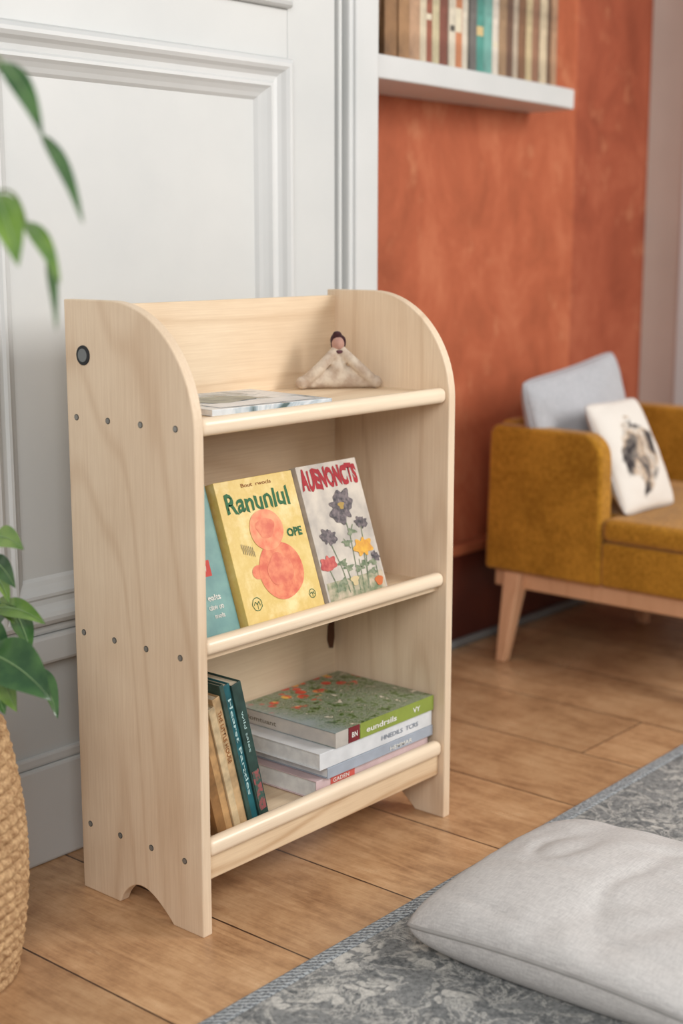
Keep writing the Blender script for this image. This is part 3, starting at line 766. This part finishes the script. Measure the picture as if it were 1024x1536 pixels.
for b_, t_, w_, ti, tgt, d_ in low:
    leaf(tgt, at(*b_, d_+.02), at(*t_, d_-.03), PX(w_, d_), ti, .14, bmv)
up = [((2, 92), (64, 205), 36, .3, bmd), ((62, 200), (124, 335), 26, .5, bmd), ((-8, 290), (28, 400), 56, .1, bml), ((38, 332), (90, 425), 30, .3, bml), ((72, 385), (84, 495), 20, .7, bmd),
      ((-60, 120), (-20, 260), 46, 0, bmd), ((-90, 20), (-20, 60), 46, 0, bml)]
for b_, t_, w_, ti, tgt in up:
    leaf(tgt, at(*b_, 1.36), at(*t_, 1.30), PX(w_, 1.34), ti, .16, bmv)
fo = obj('foliage', bmd, M_leaf, pl, smooth=True, world=True, recalc=False)
fo2 = obj('foliage', bml, M_leafl, pl, smooth=True, world=True, recalc=False)
lv = obj('leaf_veins', bmv, M_vein, fo, smooth=True); lv.data.transform(Matrix.Translation(-pl.location))
bm = bmesh.new()
def curve(p0, p1, p2, n=14):
    p0, p1, p2 = Vector(p0), Vector(p1), Vector(p2)
    return [p0*(1-s)**2+p1*2*s*(1-s)+p2*s*s for s in [k/n for k in range(n+1)]]
so = Vector((BX, BY, .30)); DU = 1.36
tube(bm, curve(so, (-.62, .15, .95), at(-60, 60, DU)), [.006-.0002*k for k in range(15)])
tube(bm, curve(at(-60, 60, DU), at(-20, 70, DU), at(2, 92, DU)), .0018)
tube(bm, curve(at(-60, 60, DU), at(20, 100, DU), at(62, 200, DU)), .0018)
tube(bm, curve(at(-60, 60, DU), at(-50, 240, DU), at(-8, 290, DU)), .0018)
tube(bm, curve(at(-8, 290, DU), at(25, 270, DU), at(38, 332, DU)), .0014)
tube(bm, curve(at(38, 332, DU), at(60, 345, DU), at(72, 385, DU)), .0012)
for q, (tx, ty, d_) in enumerate(((-10, 806, 1.82), (-6, 912, 1.85), (-22, 976, 1.78), (-60, 860, 1.82), (-120, 820, 1.92))):
    e = at(tx, ty, d_); tube(bm, curve(so+Vector((.01*q-.02, 0, 0)), (so+e)/2+Vector((-.04, 0, .08)), e), .0026)
for (a_, b_, d_) in (((-6, 912), (24, 922), 1.85), ((-22, 976), (58, 1000), 1.85), ((-10, 806), (-12, 838), 1.83), ((-22, 976), (-6, 1006), 1.80)):
    tube(bm, [at(*a_, d_), at(*b_, d_)], .0016)
obj('stems', bm, flat('stem_green', (104, 124, 66)), pl, smooth=True, world=True)

# ---------------------------------------------------------------- light
w = bpy.data.worlds.new('world'); S.world = w; w.use_nodes = True
bg = w.node_tree.nodes['Background']; bg.inputs[0].default_value = (.97, .985, 1.0, 1); bg.inputs[1].default_value = .42
def area(name, loc, target, size, power, col):
    l = bpy.data.lights.new(name, 'AREA'); l.shape = 'RECTANGLE'; l.size, l.size_y = size; l.energy = power; l.color = col
    o = bpy.data.objects.new(name, l); C.objects.link(o); o.location = loc
    o.rotation_euler = (Vector(target)-Vector(loc)).to_track_quat('-Z', 'Y').to_euler(); return o
area('window_light_left', (-2.3, -2.2, 2.2), (.3, .1, .4), (1.7, 1.6), 70, (1, .985, .965))
area('window_light_right', (2.0, -2.4, 1.9), (.9, .2, .25), (1.2, 1.4), 78, (1, .98, .95))

# ---------------------------------------------------------------- camera
cd = bpy.data.cameras.new('camera'); cam = bpy.data.objects.new('camera', cd); C.objects.link(cam)
cam.location = CAM; cam.rotation_euler = (R(90)-TH, 0, R(-49.5))
cd.sensor_fit = 'VERTICAL'; cd.sensor_height = 36; cd.sensor_width = 24; cd.lens = F/1536*36
cd.dof.use_dof = True; cd.dof.focus_distance = 2.2; cd.dof.aperture_fstop = 2.4
cd.clip_start = .05
S.camera = cam
